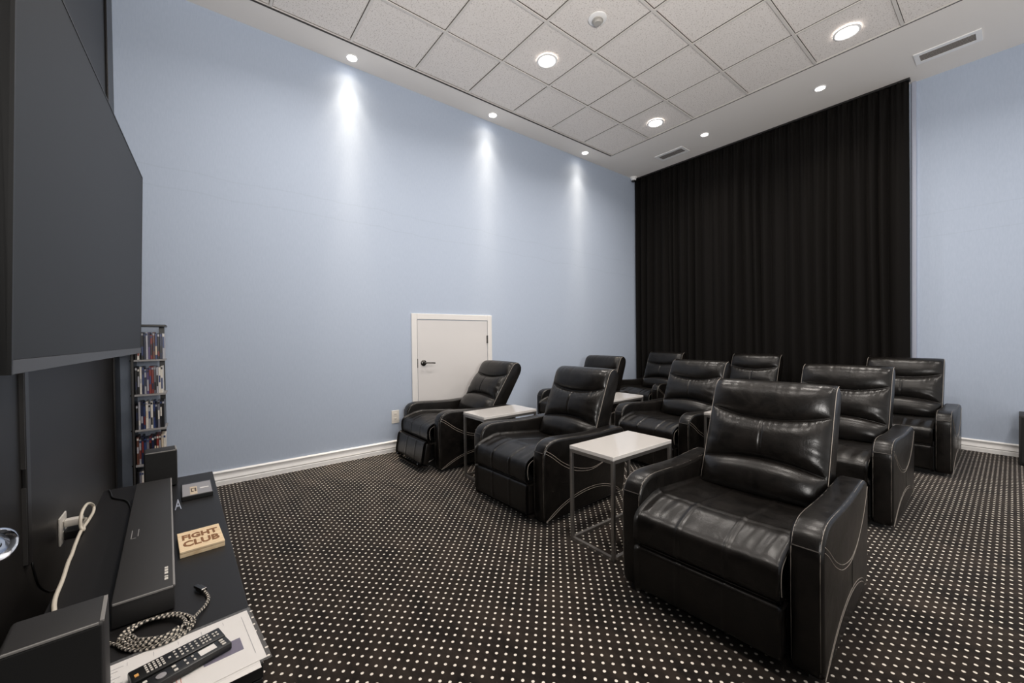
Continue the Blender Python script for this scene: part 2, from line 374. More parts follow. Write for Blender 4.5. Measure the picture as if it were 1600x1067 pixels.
for (x, y), w in (((0.127, 1.813), 'nearest the camera'), ((0.143, 3.411), 'in the middle'), ((0.154, 5.019), 'closest to the curtain')):
    downlight(x, y, 0.042, 'small round soffit spot washing the blue left wall, the one ' + w, 'wall washer spots', WASH_W, 80)
for (x, y), w in (((1.444, 5.878), 'the one next to the far vent'), ((2.669, 5.888), 'the one nearer the bare blue wall')):
    downlight(x, y, 0.042, 'small round soffit spot before the black curtain, ' + w, 'curtain soffit spots', BACK_W, 105)
tl = [((1.2, 3.285), 'in the tile close to the smoke detector'), ((1.208, 5.112), 'in the last tile row near the far left corner'), ((3.049, 5.11), 'at upper right, in the last tile row near the large vent'),
      ((1.2, 1.45), 'above the front seats outside the picture, left'), ((3.05, 3.285), 'above the middle seats outside the picture'), ((3.05, 1.45), 'above the camera, outside the picture'), ((4.9, 3.285), 'far right, outside the picture'), ((4.9, 5.11), 'far right at the back, outside the picture')]
for (x, y), w in tl:
    downlight(x, y, 0.075, 'bright round lamp ' + w, 'ceiling tile lamps', TILE_W, 'area')
M['louvre'] = new_mat('louvre', (0.10, 0.088, 0.08), 0.5)
def vent(x, y, w, d, label):
    t = thing('ceiling_vent', label, 'vent', (x, y, H), 0, 'soffit vents')
    fb = B(); e = 0.036; g = d*0.21
    for a, b in (((-w/2, -d/2), (w/2, -d/2+g)), ((-w/2, d/2-g), (w/2, d/2)), ((-w/2, -d/2+g), (-w/2+e, d/2-g)), ((w/2-e, -d/2+g), (w/2, d/2-g))):
        span(fb, (*a, -0.008), (*b, 0.004))
    obj('frame', fb, M['white_trim'], t)
    obj('backing', span(B(), (-w/2+e, -d/2+g, 0.001), (w/2-e, d/2-g, 0.003)), M['cavity'], t)
    n = 5; yy = d-2*g
    for k in range(n):
        obj('slat', box(B(), (0, -d/2+g+yy*(k+0.5)/n, -0.004), (w-2*e, 0.003, 0.010), rx=0.5), M['louvre'], t)
vent(3.57, 6.085, 0.42, 0.215, 'long white framed ceiling vent at the right, above the bare blue wall')
vent(0.888, 6.05, 0.42, 0.215, 'white framed ceiling vent near the far left corner')
M['detector_grey'] = new_mat('detector_grey', (0.42, 0.40, 0.37), 0.5)
t = thing('smoke_detector', 'small round white smoke detector on a ceiling tile', 'smoke detector', (1.815, 3.275, H+0.009))
obj('base', lathe(B(), [(0.075, 0), (0.075, -0.010), (0.066, -0.014), (0, -0.014)], 28), M['white_trim'], t, smooth=30)
obj('chamber', lathe(B(), [(0.040, -0.014), (0.038, -0.020), (0.046, -0.022), (0.046, -0.028), (0.038, -0.030), (0.038, -0.036), (0.030, -0.046), (0, -0.048)], 24), M['detector_grey'], t, smooth=30)
t = thing('security_camera', 'small white dome security camera in the far ceiling corner', 'camera', (0.045, 6.34, H))
obj('base', lathe(B(), [(0.055, 0), (0.055, -0.016), (0.045, -0.022), (0, -0.022)], 24), M['white_trim'], t, smooth=30)
obj('shroud', lathe(B(), [(0.044, -0.02), (0.044, -0.040), (0.036, -0.052), (0.030, -0.055)], 24), M['white_trim'], t, smooth=40)
obj('dome', lathe(B(), [(0.034, -0.045), (0.032, -0.062), (0.020, -0.076), (0, -0.081)], 20), M['black_plastic'], t, smooth=60)

# ------------------------------------------------------------------ curtain
ct = thing('curtain', 'black pleated full height curtain covering the back wall', 'curtain', (0, 0, 0))
rnd = random.Random(3); xs = [0.0]
while xs[-1] < 3.27: xs.append(xs[-1]+rnd.uniform(0.075, 0.17))
sc = 3.275/xs[-1]; xs = [x*sc for x in xs]; amp = [rnd.uniform(0.55, 1.15) for _ in xs]
def fold(x):
    for i in range(len(xs)-1):
        if xs[i] <= x <= xs[i+1]+1e-9:
            t = (x-xs[i])/(xs[i+1]-xs[i]); a = amp[i]
            return a*(sin(pi*t)**1.3) + 0.08*sin(x*47+2*sin(x*9))
    return 0
def cpt(u, v):
    x = u*3.275; z = 0.015+v*(H-0.035)
    top = v**6
    f = fold(x)*(1-0.45*top) + 0.22*sin(x*140)*top
    drift = 0.022*sin(x*5+v*2.5)*(1-v)
    sway = (0.012*sin(x*11+v*3.1) + 0.03*u*(1-v))
    return (min(max(x+sway*(1-v*0.7), 0.004), 3.315), 6.458 - 0.075*f - drift*0.6, z)
cbm = B(); grid(cbm, 520, 26, cpt)
cl = obj('cloth', cbm, M['curtain'], ct, smooth=180)
sol = cl.modifiers.new('thickness', 'SOLIDIFY'); sol.thickness = 0.003
obj('track', span(B(), (0.005, 6.40, H-0.022), (3.29, 6.47, H-0.001), bevel=0.003), M['trim_black'], ct)

# ------------------------------------------------------------------ recliner
W, WA = 0.753, 0.100
ARM = [(0.012, 0.03), (0.0, 0.06), (-0.004, 0.25), (-0.004, 0.42), (0.004, 0.455), (0.022, 0.487), (0.05, 0.507), (0.09, 0.518), (0.14, 0.520), (0.22, 0.516), (0.36, 0.506), (0.50, 0.501), (0.64, 0.503), (0.75, 0.503), (0.80, 0.492), (0.825, 0.465), (0.835, 0.42), (0.83, 0.25), (0.815, 0.08), (0.79, 0.03)]
def arm_bm():
    p = [(q.x, q.y) for q in spline([(a, b, 0) for a, b in ARM[1:-1]], 2)]
    p = [ARM[0]] + p + [ARM[-1]]
    return prism(B(), p, -WA/2, WA/2, bevel=0.017, seg=3)
def arm_path(pts, off, x):
    """a line that follows the arm's outline, lifted off by off"""
    out = []
    for i, (y, z) in enumerate(pts):
        a = pts[max(i-1, 0)]; b = pts[min(i+1, len(pts)-1)]
        t = Vector((b[0]-a[0], b[1]-a[1])).normalized(); n = Vector((-t.y, t.x))
        out.append((x, y+n.x*off, z+n.y*off))
    return out
def arm_line(lo, hi):
    return [(q.x, q.y) for q in spline([(a, b, 0) for a, b in ARM[lo:hi]], 4)]
def add_arm(t, side):
    a = obj('arm', arm_bm(), M['leather'], t, smooth=50); a.location = (side*(W/2-WA/2), 0, 0)
    xi, xo = -side*(WA/2-0.010), side*(WA/2-0.010)
    def st(path, r=0.0011):
        obj('stitching', tube(B(), path, r, 5), M['stitch'], a)['label'] = 'pale cream stitching'
    st(arm_path(arm_line(1, 13), -0.0028, xi)); st(arm_path(arm_line(1, 16), -0.0028, xo))
    xs_ = side*(WA/2+0.0006)
    for k, (dz, r) in enumerate(((0, 0.0011), (-0.019, 0.0011))):
        q = [(0.012, 0.470+dz), (0.07, 0.435+dz), (0.16, 0.370+dz), (0.27, 0.315+dz), (0.38, 0.285+dz*0.8), (0.47, 0.277+dz*0.5), (0.58, 0.298+dz*0.2), (0.68, 0.345), (0.76, 0.410), (0.805, 0.465)]
        st(spline([(xs_, y, z) for y, z in q[:(10 if k == 0 else 8)]], 4), r)
        dq = dz*0.75
        q = [(0.012, 0.035+dq*0.2), (0.07, 0.068+dq), (0.15, 0.103+dq), (0.25, 0.132+dq), (0.36, 0.148+dq), (0.46, 0.150+dq), (0.56, 0.138+dq), (0.66, 0.108+dq), (0.73, 0.070+dq), (0.77, 0.035)]
        st(spline([(xs_, y, z) for y, z in q], 4), r)
    obj('seam', tube(B(), [(xs_, 0.46, 0.152), (xs_, 0.46, 0.262)], 0.0013, 4), M['seam'], a)
    obj('seam', tube(B(), [(-WA/2+0.012, -0.0005, 0.452), (WA/2-0.012, -0.0005, 0.452)], 0.0025, 5), M['seam'], a)
def sheet(bm, nu, nv, path, half, edge=0.16, rad=0.03, groove=(), crown=0.0, fx=None):
    """padded slab: path is a list of (y, z) swept across x, rounded at both sides"""
    P = spline([(a, b, 0) for a, b in path], 8); N = len(P)
    L = [0]
    for i in range(1, N): L.append(L[-1]+(P[i]-P[i-1]).length)
    def at(v):
        s = v*L[-1]
        for i in range(1, N):
            if s <= L[i]+1e-9:
                t = (s-L[i-1])/max(L[i]-L[i-1], 1e-9); p = P[i-1].lerp(P[i], t); d = P[i]-P[i-1]; d.normalize(); return p, Vector((d.y, -d.x, 0)), s
        return P[-1], Vector((0, 0, 0)), L[-1]
    def fn(u, v):
        a = 2*u-1; x = half*a; p, n, s = at(v)
        o = crown*(1-a*a)
        d = max(0, (abs(a)-(1-edge))/edge); o -= rad*(1-sqrt(max(0, 1-d*d)))
        for g in groove: o -= 0.0045*math.exp(-((a-g)/0.022)**2)
        if fx: o += fx(a, v, s)
        q = p - n*o
        return (x, q.x, q.y)
    grid(bm, nu, nv, fn); return bm
def make_recliner(label, recline=0.0, foot=0.0):
    t = thing('recliner', label, 'recliner', (0, 0, 0), 0, 'black leather recliners in three rows')
    pl = B(); span(pl, (-W/2+0.05, 0.04, 0), (W/2-0.05, 0.76, 0.05)); span(pl, (-W/2+WA, 0.03, 0.05), (W/2-WA, 0.78, 0.27))
    obj('base', pl, M['plinth'], t)
    add_arm(t, -1); add_arm(t, 1)
    hw = W/2-WA-0.002
    # seat cushion
    def sfx(a, v, s):
        o = -0.004*math.exp(-((s-0.47)/0.009)**2)
        o += 0.0035*sin(a*23+s*9)*math.exp(-((s-0.56)/0.09)**2)*abs(a)
        o += 0.006*(1-a*a)*sin(pi*min(1, s/0.45))
        return o
    sp_ = [(0.62, 0.385), (0.50, 0.395), (0.36, 0.410), (0.22, 0.424), (0.12, 0.430), (0.06, 0.419), (0.005, 0.402), (-0.030, 0.386), (-0.047, 0.368), (-0.053, 0.342), (-0.054, 0.305), (-0.050, 0.272), (-0.034, 0.251), (0.02, 0.248)]
    s = obj('seat_cushion', sheet(B(), 80, 84, sp_, hw, 0.07, 0.014, (-1/3, 1/3), 0.005, sfx), M['leather'], t, smooth=180)
    for sd in (-1, 1):
        sb = tube(B(), spline([(sd*(hw-0.006), y, z) for y, z in ((0.06, 0.404), (0.005, 0.388), (-0.026, 0.372), (-0.038, 0.350), (-0.040, 0.31), (-0.034, 0.275))], 4), 0.0014, 5)
        obj('stitching', sb, M['stitch'], s)['label'] = 'pale cream stitching'
    # footrest flap
    fr = bpy.data.objects.new('footrest', None)
    fp = [(0.01, 0.246), (-0.028, 0.247), (-0.044, 0.240), (-0.050, 0.222), (-0.050, 0.15), (-0.047, 0.09), (-0.040, 0.058), (-0.015, 0.048), (0.02, 0.048)]
    f = obj('footrest', sheet(B(), 60, 48, [(y, z-0.247) for y, z in fp], hw, 0.06, 0.014, (-1/3, 1/3), 0.004), M['leather'], t, smooth=180)
    bpy.data.objects.remove(fr)
    bkb = span(B(), (-hw+0.006, -0.034, -0.19), (hw-0.006, 0.02, -0.008), bevel=0.01); obj('footrest_board', bkb, M['leather'], f, smooth=40)
    f.location = (0, 0, 0.247)
    pb = B(); tube(pb, [(-hw+0.012, -0.032, 0.0015), (hw-0.012, -0.032, 0.0015)], 0.0016, 5); obj('piping', pb, M['seam'], f)
    if foot:
        f.location = (0, -0.035, 0.247+0.005); f.rotation_euler.x = -foot
        lk = B()
        for sd in (-1, 1): tube(lk, [(sd*0.22, 0.05, 0.10), (sd*0.22, -0.10, 0.045), (sd*0.22, -0.135, 0.075)], 0.009, 6)
        box(lk, (0.0, -0.115, 0.045), (0.46, 0.03, 0.006)); obj('footrest_link', lk, M['dark_nickel'], t)
    # backrest: a shell with three cushions
    y0, z0 = 0.590+recline*0.12, 0.43+recline*0.25; hb_ = 0.2705
    ang = math.atan2(0.203, 0.488) + recline
    e = Vector((sin(ang), cos(ang))); nf = Vector((-cos(ang), sin(ang)))
    LB = 0.542
    def bpnt(x, s_, t_): return (x, y0+e.x*s_+nf.x*t_, z0+e.y*s_+nf.y*t_)
    def yz(s_, t_): p = bpnt(0, s_, t_); return (p[1], p[2])
    sh = [yz(-0.14, 0.0), yz(LB-0.085, 0.0), yz(LB-0.055, -0.005), yz(LB-0.028, -0.018), yz(LB-0.008, -0.040), yz(LB, -0.066), yz(LB-0.003, -0.092), yz(LB-0.018, -0.118), yz(LB-0.045, -0.134), yz(LB-0.09, -0.142), yz(0.1, -0.150), yz(-0.10, -0.155)]
    bk = obj('backrest', prism(B(), sh, -hb_, hb_, bevel=0.012, seg=3), M['leather'], t, smooth=50)
    rn = random.Random(5)
    wr = [(rn.uniform(-0.9, 0.9), rn.uniform(0.03, 0.06), rn.uniform(-1, 1)) for _ in range(22)]
    def seam_hi(u): return 0.368 - 0.043*(1-abs(u)**2)
    def seam_lo(u): return 0.086 + 0.040*(1-abs(u)**2)
    def cushion(name, lo, hi, bulge, pw, kind):
        def fn(a, w):
            u = 2*a-1; s0, s1 = lo(u), hi(u); s_ = s0+(s1-s0)*w
            k = abs(2*w-1)
            prof_ = (1-k**pw)**0.62
            if kind == 'head' and w > 0.5: prof_ = (1-((w-0.5)/0.5)**5)**0.5
            ed = (1-abs(u)**9)**0.5
            tt = bulge*prof_*(0.55+0.45*(1-abs(u)**3))*ed - 0.004
            if kind == 'head': tt -= 0.060*max(0, (w-0.45)/0.55)**2.6
            near_hi = math.exp(-((1-w)/0.16)**2); near_lo = math.exp(-(w/0.18)**2)
            for c_, wd_, am in wr:
                if kind == 'mid': tt += 0.0034*am*math.exp(-((u-c_)/wd_)**2)*(near_hi + 0.6*near_lo)*ed*prof_*1.5
                elif kind == 'head': tt += 0.0018*am*math.exp(-((u-c_)/wd_)**2)*math.exp(-((w-0.78)/0.2)**2)*ed
                else: tt += 0.0010*am*math.exp(-((u-c_)/(wd_*1.5))**2)*near_hi*ed
            if kind == 'mid':
                tt += 0.0016*sin(u*58+3*sin(u*7))*math.exp(-((1-w)/0.22)**2)*ed*prof_
                tt -= 0.007*math.exp(-(u/0.018)**2)*prof_
                tt += 0.003*sin(26*w+5*u)*abs(u)**3*prof_*math.exp(-((w-0.25)/0.25)**2)
            return bpnt(u*(hb_-0.004), s_, tt)
        return obj(name, (lambda b_: (grid(b_, 84, 34, fn), b_)[1])(B()), M['leather'], bk, smooth=180)
    cushion('lumbar_cushion', lambda u: -0.06-recline*0.25, seam_lo, 0.072, 2.4, 'low')
    cushion('back_cushion', seam_lo, seam_hi, 0.060, 2.6, 'mid')
    cushion('headrest_cushion', seam_hi, lambda u: LB+0.002, 0.044, 2.6, 'head')
    for sd in (-1, 1):
        sb = tube(B(), spline([bpnt(sd*(hb_+0.0003), s_, t_) for s_, t_ in ((-0.03, -0.008), (0.1, -0.008), (0.25, -0.008), (0.4, -0.009), (LB-0.06, -0.014), (LB-0.025, -0.030), (LB-0.004, -0.055))], 4), 0.0014, 5)
        obj('stitching', sb, M['stitch'], bk)['label'] = 'pale cream stitching'
    return t
upright = make_recliner('black leather recliner nearest the camera, front row right, white stitching facing us')
spots = [  # x, y, turn, label
 (3.202, 2.186, 2.5, None),
 (1.821, 2.261, 1.1, 'black leather recliner in the front row between two white side tables'),
 (3.148, 3.783, 0.4, 'black leather recliner directly behind the nearest one, second row right'),
 (0.712, 3.880, -0.4, 'black leather recliner by the blue wall, second row left, behind the reclined one'),
 (1.984, 3.700, -3.0, 'black leather recliner in the middle of the second row'),
 (0.704, 5.338, -1.2, 'black leather recliner in the back row left, before the curtain edge'),
 (1.941, 5.358, 0.3, 'black leather recliner in the back row middle, before the curtain'),
 (3.281, 5.300, -0.1, 'black leather recliner in the back row right, before the bare blue wall'),
]
for i, (x, y, a, lb) in enumerate(spots):
    o = upright if i == 0 else dup(upright)
    o.location = (x, y, 0); o.rotation_euler.z = radians(a)
    if lb: o['label'] = lb
o = make_recliner('black leather recliner leaning back with footrest lifted, before the white door', radians(11.5), 0.20)
o.location = (0.542, 2.247, 0)

# ------------------------------------------------------------------ side tables
def make_table(label):
    w, d, h = 0.308, 0.545, 0.54
    t = thing('side_table', label, 'table', (0, 0, 0), 0, 'white topped side tables')
    obj('tabletop', box(B(), (0, 0, h-0.010), (w, d, 0.020), bevel=0.002), M['table_white'], t)
    q = 0.018
    for sx_ in (-1, 1):
        for sy_ in (-1, 1):
            obj('leg', box(B(), (sx_*(w/2-q/2), sy_*(d/2-q/2), (h-0.02)/2), (q, q, h-0.02), bevel=0.0015, seg=1), M['steel'], t)
    for z in (q/2, h-0.020-q/2):
        for s_ in (-1, 1):
            obj('rail', box(B(), (0, s_*(d/2-q/2), z), (w-2*q, q, q)), M['steel'], t)
            obj('rail', box(B(), (s_*(w/2-q/2), 0, z), (q, d-2*q, q)), M['steel'], t)
    return t
tb = make_table('white topped metal side table nearest the camera, left of the nearest recliner')
tb.location = (2.535, 2.568, 0); tb.rotation_euler.z = radians(-0.8)
for x, y, lb in ((1.248, 2.65, 'white topped side table beside the reclined chair, front row left'), (1.405, 4.0, 'white topped side table in the second row behind the front middle recliner'),
                 (2.565, 4.09, 'white topped side table mostly hidden behind the nearest recliner, second row right')):
    c = dup(tb); c.location = (x, y, 0); c['label'] = lb; c.rotation_euler.z = radians(-0.3)

# ------------------------------------------------------------------ television
tv = thing('television', 'large wall mounted flat television, switched off, at the left', 'television', (0.691, 0.373, 1.090), -0.030)
tv.rotation_euler = (-0.023, 0, -0.030)
WT, HT = 1.90, 1.057
bb_ = span(B(), (0, -0.030, 0), (WT, -0.002, HT), bevel=0.003); span(bb_, (0.25, -0.10, 0.12), (WT-0.25, -0.030, 0.62), bevel=0.02)
obj('housing', bb_, M['tv_black'], tv)
obj('screen', span(B(), (0.008, -0.004, 0.034), (WT-0.010, 0.0005, HT-0.008)), M['screen'], tv)
obj('bezel', span(B(), (0.002, -0.004, 0.001), (WT-0.003, 0.002, 0.033), bevel=0.001), M['bezel'], tv)
sbz = B(); span(sbz, (0, -0.03, 0), (0.007, 0.002, HT)); span(sbz, (0, -0.03, HT-0.007), (WT, 0.002, HT)); span(sbz, (WT-0.008, -0.03, 0), (WT, 0.002, HT))
obj('side_rim', sbz, M['tv_black'], tv)
sp2 = thing('wall_bracket', 'black wall bracket holding the television', 'bracket', (1.64, YF, 1.45))
obj('plate', span(B(), (-0.3, 0, -0.15), (0.3, 0.012, 0.15)), M['trim_black'], sp2)
obj('arm', span(B(), (-0.22, 0.012, -0.06), (0.22, 0.058, 0.06), bevel=0.004), M['trim_black'], sp2)
# cable cover below the television
rw = thing('cable_cover', 'slim black vertical cable cover on the black wall below the television', 'cable cover', (1.985, YF, 0))
obj('channel', span(B(), (-0.020, 0, 0.45), (0.020, 0.012, 1.12), bevel=0.003), M['trim_black'], rw)
obj('clip', span(B(), (0.0205, 0.0, 0.455), (0.0245, 0.010, 0.70)), M['bezel'], rw); obj('clip', span(B(), (0.0205, 0.0, 0.76), (0.0245, 0.010, 1.08)), M['bezel'], rw)

# ------------------------------------------------------------------ console and what stands on it
TOP = 0.5; CR = radians(1.6)
cs = thing('media_console', 'low black media console under the television', 'cabinet', (1.434, 0.690, 0), CR)
CW, CDp = 1.567, 0.385
obj('top', span(B(), (0, -CDp, TOP-0.03), (CW, 0, TOP), bevel=0.002), M['console'], cs)
for x in (0.0, CW/2-0.01, CW-0.02): obj('side_panel', span(B(), (x, -CDp+0.005, 0.09), (x+0.02, -0.022, TOP-0.03)), M['console'], cs)
obj('bottom_panel', span(B(), (0.02, -CDp+0.005, 0.09), (CW-0.02, -0.022, 0.11)), M['console'], cs)
obj('back_panel', span(B(), (0.02, -CDp+0.002, 0.11), (CW-0.02, -CDp+0.010, TOP-0.03)), M['console'], cs)
for k in range(2):
    x = 0.004+k*CW/2; d_ = obj('drawer_front', span(B(), (x, -0.020, 0.095), (x+CW/2-0.008, -0.001, TOP-0.034), bevel=0.002), M['console'], cs)
for x in (0.05, CW-0.05):
    for y in (-0.05, -CDp+0.05): obj('leg', span(B(), (x-0.02, y-0.02, 0), (x+0.02, y+0.02, 0.09)), M['console'], cs)
# soundbar
sbr = thing('soundbar', 'long flat black soundbar lying on the media console', 'soundbar', (2.672, 0.585, TOP), radians(2.5))
LS, DS, HS = 1.025, 0.112, 0.060
obj('body', span(B(), (-LS, -DS, 0.002), (0, 0, HS), bevel=0.004, seg=2), M['speaker'], sbr, smooth=40)
obj('front_highlight', span(B(), (-LS+0.006, -0.0035, HS-0.0045), (-0.006, 0.0012, HS+0.0006), bevel=0.001), M['highlight_emblem_grey'], sbr)['label'] = 'painted highlight along the front edge'
obj('end_highlight', span(B(), (-0.0030, -DS+0.003, HS-0.004), (0.0010, -0.003, HS+0.0006), bevel=0.0008), M['highlight_emblem_grey'], sbr)['label'] = 'painted highlight along the end edge'
mk = B()
for k, l in enumerate((0.012, 0.006, 0.012, 0.012, 0.009)): span(mk, (-0.045-0.0165*k-l, -0.019, HS), (-0.045-0.0165*k, -0.012, HS+0.0006))
obj('marks', mk, M['button'], sbr)['label'] = 'tiny pale printed marks'
lg = B()
for a, b in (((-0.46, -0.098), (-0.388, -0.096)), ((-0.46, -0.083), (-0.40, -0.081)), ((-0.390, -0.098), (-0.388, -0.086))): span(lg, (*a, HS), (*b, HS+0.0006))
obj('emblem', lg, M['highlight_emblem_grey'], sbr)
for x in (-0.1, -LS+0.1):
    obj('foot', span(B(), (x-0.03, -DS+0.01, 0), (x+0.03, -0.01, 0.003)), M['grille'], sbr)
def box_speaker(label, x, y, rz, w, d, h):
    t = thing('speaker', label, 'speaker', (x, y, TOP), rz, 'small black box speakers')
    obj('cabinet', span(B(), (-d, -w, 0.003), (0, 0, h), bevel=0.007, seg=3), M['speaker'], t, smooth=40)
    obj('grille', span(B(), (-0.004, -w+0.003, 0.006), (0.0012, -0.003, h-0.004), bevel=0.002), M['grille'], t)
    obj('edge_highlight', span(B(), (-d+0.008, -0.006, h-0.003), (-0.006, -0.0005, h+0.0006), bevel=0.0005), M['highlight_emblem_grey'], t)
    obj('rim_highlight', span(B(), (-0.003, -w+0.006, h-0.0035), (0.0008, -0.007, h+0.0004), bevel=0.0006), M['highlight_emblem_grey'], t)
    for a in (-d+0.02, -0.02): obj('foot', span(B(), (a-0.008, -w+0.02, 0), (a+0.008, -0.02, 0.004)), M['black_plastic'], t)
    return t
box_speaker('small black box speaker at the near end of the console', 2.985, 0.505, radians(4), 0.118, 0.105, 0.182)
box_speaker('small black box speaker at the far end of the console, before the disc tower', 1.580, 0.560, radians(4), 0.113, 0.105, 0.166)
# flat case with silver label
t = thing('display_case', 'flat black case with a silver label on the console', 'case', (1.733, 0.628, TOP), radians(1.5))
obj('tray', span(B(), (-0.10, -0.052, 0), (0.10, 0.052, 0.018), bevel=0.002), M['black_plastic'], t)
obj('label_plate', span(B(), (-0.075, -0.049, 0.0182), (0.097, 0.049, 0.0196)), M['silver'], t)
obj('emblem_patch', span(B(), (-0.02, -0.024, 0.0197), (0.092, 0.0, 0.0202)), M['gold'], t)
gl = B()
for a, b in (((0.005, -0.021), (0.012, -0.003)), ((0.012, -0.021), (0.055, -0.017)), ((0.012, -0.008), (0.055, -0.003)), ((0.046, -0.017), (0.055, -0.012))): span(gl, (*a, 0.0203), (*b, 0.0208))
obj('emblem', gl, M['brown'], t)
obj('print_line', span(B(), (0.010, 0.010, 0.0197), (0.024, 0.040, 0.0202)), M['paper'], t)
# letter
lb_ = text_bm('A', 0.050, 0.004)
o = obj('letter', lb_, M['letter_blue']); tag(o, 'small pale blue letter A standing beside the soundbar', 'letter')
o.matrix_world = Matrix.Translation((1.915, 0.570, TOP)) @ Matrix.Rotation(radians(95), 4, 'Z') @ Matrix.Rotation(pi/2, 4, 'X') @ Matrix.Diagonal((0.62, 1.1, 1, 1))
# wooden block
wb = thing('wooden_block', 'light wooden box with burnt brown lettering on the console', 'box', (2.301, 0.637, TOP), radians(4.0))
obj('body', span(B(), (-0.080, -0.056, 0), (0.080, 0.056, 0.011), bevel=0.001), M['wood'], wb)
obj('lid', span(B(), (-0.080, -0.056, 0.0122), (0.080, 0.056, 0.0185), bevel=0.001), M['wood'], wb)
for s_, yy, sz in (('FIGHT', 0.0085, 0.043), ('CLUB', -0.0385, 0.048)):
    q = obj('lettering', text_bm(s_, sz, 0.0004, 0.0016), M['burnt'], wb); q.matrix_local = Matrix.Translation((-yy*1.25, 0, 0.019)) @ Matrix.Rotation(radians(90), 4, 'Z') @ Matrix.Diagonal((0.78, 1.25, 1, 1))
# braided cable
pts = []
for k in range(4*24+10):
    lp = k//24; a = 2*pi*k/24 + 3.9
    ra = 0.070-0.0058*lp + 0.0015*sin(k*0.7); rb = 0.056-0.0050*lp
    ca, sa = cos(radians(52)), sin(radians(52)); ex_, ey_ = ra*cos(a), rb*sin(a)
    pts.append((2.750+0.001*lp+ex_*ca-ey_*sa, 0.556+0.003*sin(lp*2.1)+ex_*sa+ey_*ca, TOP+0.0055+0.0022*lp + 0.0012*sin(k*1.3+lp)))
cab = thing('braided_cable', 'coiled black and white braided cable with a metal plug on the console', 'cable', (0, 0, 0))
tl_ = [(2.796, 0.606, TOP+0.018), (2.768, 0.622, TOP+0.016), (2.742, 0.630, TOP+0.010), (2.716, 0.642, TOP+0.006), (2.686, 0.650, TOP+0.006), (2.657, 0.647, TOP+0.006), (2.640, 0.641, TOP+0.008)]
hd_ = [(2.695, 0.440, TOP+0.005), (2.726, 0.471, TOP+0.005), (2.748, 0.490, TOP+0.005), (2.778, 0.514, TOP+0.007), (2.800, 0.540, TOP+0.012), (2.806, 0.568, TOP+0.014)]
for path in (pts, tl_, hd_): obj('cord', tube(B(), spline(path, 5 if len(path) < 20 else 2), 0.0034, 8), M['braid'], cab, smooth=80)
pg = box(B(), (2.628, 0.636, TOP+0.0085), (0.030, 0.014, 0.010), rz=radians(25), bevel=0.002); box(pg, (2.608, 0.627, TOP+0.0085), (0.012, 0.010, 0.006), rz=radians(25), bevel=0.001)
obj('plug', pg, M['dark_nickel'], cab)
# papers
def sheet_thing(name, label, p0, ang, w, l, z, mat_):
    t = thing(name, label, 'paper', (p0[0], p0[1], z), ang); obj('sheet', span(B(), (0, -l, 0), (w, 0, 0.0006)), mat_, t); return t
PA = radians(5.5)
sheet_thing('paper_sheet', 'plain white sheet at the bottom of the paper stack on the console', (2.812, 0.716), PA-0.03, 0.200, 0.275, TOP+0.0002, M['paper'])
pp = sheet_thing('printed_sheet', 'printed page in a clear sleeve under the two remote controls', (2.792, 0.722), PA, 0.198, 0.285, TOP+0.0014, M['paper'])
ink = B()
for k in range(13):
    span(ink, (0.018+k*0.0105, -0.278, 0.0006), (0.0192+k*0.0105, -0.215-0.02*((k*7) % 5)/5, 0.0008))
for k in range(5): span(ink, (0.012, -0.05-0.04*k, 0.0006), (0.024+0.004*(k % 2), -0.0492-0.04*k, 0.0008))
span(ink, (0.02, -0.0150, 0.0006), (0.17, -0.0140, 0.0008))
stuff(obj('text_lines', ink, M['ink'], pp))
rd = B()
for x in (0.150, 0.156, 0.162): 
    for k in range(3): span(rd, (0.118, -0.135-0.045*k-(x-0.15), 0.0006), (0.188, -0.1338-0.045*k-(x-0.15), 0.0008))
stuff(obj('red_lines', rd, M['ink_red'], pp))
blk = obj('title_block', span(B(), (0.095, -0.098, 0.0006), (0.140, -0.030, 0.0009)), M['ink_purple'], pp); blk['label'] = 'dark purple printed block'
q = obj('numeral', text_bm('1', 0.016, 0.0001), M['paper'], blk); q.matrix_local = Matrix.Translation((0.115, -0.052, 0.0011)) @ Matrix.Rotation(radians(90), 4, 'Z')
obj('lilac_block', span(B(), (0.085, -0.262, 0.0006), (0.15, -0.155, 0.0008)), M['lilac'], pp)
obj('sleeve', span(B(), (-0.008, -0.292, 0.0012), (0.207, 0.008, 0.0016)), M['sleeve'], pp)['label'] = 'clear plastic sleeve'
